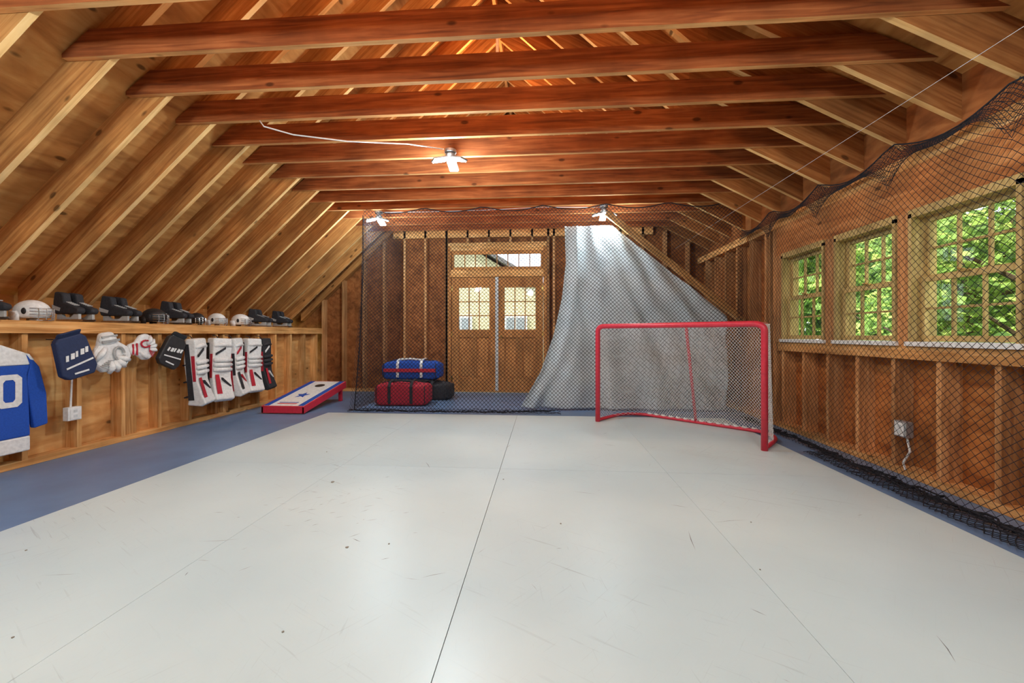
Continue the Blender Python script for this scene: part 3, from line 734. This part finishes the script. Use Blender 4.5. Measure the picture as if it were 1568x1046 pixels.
for yy in (3.0,5.4,1.0):  # added orange lamps with sockets, standing in for bounced glow at the ridge
    e_=empty('ridge_glow_fill'); mb=MB(); mb.ell((RX,yy,4.65),(.03,.03,.04)); mb.tube([(RX,yy,4.69),(RX,yy,zr)],.02,8); mb.obj('fill_lamp_body',[M_white],e_)
    l=bpy.data.lights.new('point_light','POINT'); l.energy=72; l.color=(1,.5,.22); l.shadow_soft_size=.15
    o=bpy.data.objects.new('point_light',l); o.location=(RX,yy,4.3); COL.objects.link(o); o.parent=e_
mb=MB()
mb.tube([(-2.45,3.42,2.94),(-2.40,3.40,2.88),(-2.2,3.5,2.85),(-1.8,3.7,2.87),(-1.3,3.9,2.92),(-1.0,4.1,2.95)],.006,6)
mb.tube([(.85,6.09,2.93),(.0,6.08,2.95),(-.9,6.1,2.93)],.003,6)
mb.tube([(-.9,6.1,2.93),(-1.8,6.15,2.94),(-2.5,6.15,2.95)],.0035,6)
mb.obj('cable',[M_white],FX[0],smooth=True)
# ------------------------------------------------------------------ outside
def leafmat():
    m,nt,b=newmat('leaves'); N=nt.nodes.new; L=nt.links.new; geo=N('ShaderNodeNewGeometry')
    r=N('ShaderNodeValToRGB'); e=r.color_ramp.elements; e[0].color=(.08,.18,.03,1); e[1].color=(.66,.80,.20,1); k=e.new(.5); k.color=(.28,.48,.09,1)
    L(geo.outputs['Random Per Island'],r.inputs['Fac']); L(r.outputs[0],b.inputs['Base Color']); b.inputs['Roughness'].default_value=.6
    tr=N('ShaderNodeBsdfTranslucent'); L(r.outputs[0],tr.inputs['Color']); mx=N('ShaderNodeMixShader'); mx.inputs[0].default_value=.45
    L(b.outputs[0],mx.inputs[1]); L(tr.outputs[0],mx.inputs[2]); L(mx.outputs[0],nt.nodes['Material Output'].inputs[0]); return m
M_leaf=leafmat(); M_bark=plain('bark',(.12,.08,.05),.9,bump=.5)
def tree(x,y,h,rad,nl,seed,ls=1):
    rnd=random.Random(seed); e_=empty('tree')
    mb=MB(); mb.tube([(x,y,-3),(x+.1,y,-1),(x,y+.1,h*.6)],[.2,.15,.06],8)
    for k in range(8):
        a=rnd.uniform(0,6.28); z=rnd.uniform(-1,h*.5); mb.tube([(x,y,z),(x+rad*.7*math.cos(a),y+rad*.7*math.sin(a),z+rad*.5)],[.06,.02],5)
    mb.obj('trunk',[M_bark],e_)
    mb=MB(); vs=[];fs=[]
    blobs=[(x+rnd.uniform(-rad,rad)*.8,y+rnd.uniform(-rad,rad)*.8,rnd.uniform(-2,h),rnd.uniform(.4,.9)) for _ in range(30)]
    for i in range(nl):
        bx,by,bz,br=rnd.choice(blobs); d=Vector((rnd.gauss(0,1),rnd.gauss(0,1),rnd.gauss(0,1))).normalized()*br*rnd.uniform(.5,1.1)
        p=Vector((bx,by,bz))+d; s=rnd.uniform(.06,.13)*ls
        a=Vector((rnd.gauss(0,1),rnd.gauss(0,1),rnd.gauss(0,1))).normalized(); b=a.orthogonal().normalized()
        o=len(vs); vs+=[p-a*s,p+b*s*.55,p+a*s,p-b*s*.55]; fs.append((o,o+1,o+2,o+3))
    mb.add(vs,fs); mb.obj('foliage',[M_leaf],e_)
for i,(x,y) in enumerate([(6.4,3.6),(7.0,5.8),(8.0,8.4),(9.2,11.2),(6.8,1.6)]):
    tree(x,y,4.0+.4*(i%3),1.8,6500,i)
for i,(x,y) in enumerate([(10.5,5),(11,8),(12,11.5),(13,15),(15,19),(10.5,2),(16,14),(14.5,9),(11.5,17),(9.8,13.8),(20,24)]):
    tree(x,y,6.5,2.8,5500,i+20,2.1)
mb=MB(); mb.box((-60,-60,-3.1),(60,80,-3.0)); mb.obj('ground_outside',[plain('grass',(.12,.22,.05),.9,nscale=8,var=.4)])
M_sid,nt,b=newmat('clapboard_siding'); tc=nt.nodes.new('ShaderNodeTexCoord'); wv=nt.nodes.new('ShaderNodeTexWave'); wv.bands_direction='Z'; wv.wave_profile='SAW'; wv.inputs['Scale'].default_value=2.2
rp=nt.nodes.new('ShaderNodeValToRGB'); rp.color_ramp.elements[0].color=(.55,.46,.27,1); rp.color_ramp.elements[1].color=(.78,.68,.45,1)
nt.links.new(tc.outputs['Object'],wv.inputs['Vector']); nt.links.new(wv.outputs['Fac'],rp.inputs['Fac']); nt.links.new(rp.outputs[0],b.inputs['Base Color'])
hs=empty('neighbor_house'); mb=MB()
mb.prism([(-9,18,-3),(1.5,18,-3),(1.5,18,2.0),(-3.7,18,5.2),(-9,18,2.0)],(0,8,0),0); mb.obj('walls',[M_sid],hs)
mb=MB()
for s in (-1,1):
    mb.prism([(-3.7,17.6,5.35),(-3.7+s*5.7,17.6,1.85),(-3.7+s*5.7,17.6,2.05),(-3.7,17.6,5.55)],(0,8.8,0),0)
mb.obj('roof',[plain('shingles',(.16,.15,.15),.9)],hs)
mb=MB()
for xx in (-6,-3.6,-1.2):
    mb.box((xx-.5,17.9,.4),(xx+.5,18,1.9),0); 
    mb.box((xx-.4,17.88,.5),(xx-.03,17.9,1.8),1); mb.box((xx+.03,17.88,.5),(xx+.4,17.9,1.8),1)
mb.obj('windows',[M_white,plain('dark_glass',(.3,.33,.36),.1)],hs)
rl=empty('deck_railing'); mb=MB()
mb.box((-2.4,YB+.2,-.15),(.8,YB+2.0,-.05)); 
mb.box((-2.4,YB+1.9,.9),(.8,YB+1.98,.96)); mb.box((-2.4,YB+1.9,.05),(.8,YB+1.98,.1))
for k in range(24): 
    xk=-2.35+k*.135; mb.box((xk,YB+1.92,.1),(xk+.035,YB+1.96,.9))
mb.obj('rails',[M_white],rl)
# ------------------------------------------------------------------ sun and world
sl=bpy.data.lights.new('sun','SUN'); sl.energy=8; sl.color=(1,.95,.85); sl.angle=.01
so=bpy.data.objects.new('sun',sl); so.rotation_euler=(math.radians(38),0,math.radians(-60)); COL.objects.link(so)
w=bpy.data.worlds.new('world'); S.world=w; w.use_nodes=True; nt=w.node_tree; bg=nt.nodes['Background']
sk=nt.nodes.new('ShaderNodeTexSky'); sk.sky_type='NISHITA'; sk.sun_disc=False; sk.sun_elevation=math.radians(50); sk.sun_rotation=2.0; sk.air_density=.7; sk.dust_density=2.5
mxc=nt.nodes.new('ShaderNodeMix'); mxc.data_type='RGBA'; mxc.inputs[0].default_value=.6; mxc.inputs[7].default_value=(8,8.3,8.8,1)
nt.links.new(sk.outputs[0],mxc.inputs[6]); nt.links.new(mxc.outputs[2],bg.inputs[0]); bg.inputs[1].default_value=.45
# ------------------------------------------------------------------ camera
cam=bpy.data.cameras.new('camera'); co=bpy.data.objects.new('camera',cam); COL.objects.link(co)
cam.sensor_width=36; cam.lens=36*635/1568; cam.shift_y=-11/1568; cam.clip_start=.05; cam.clip_end=300
co.location=(0,0,1.09); co.rotation_euler=(math.pi/2,0,math.atan(48/635)); S.camera=co
S.view_settings.view_transform='Standard'; S.view_settings.look='None'; S.view_settings.exposure=0
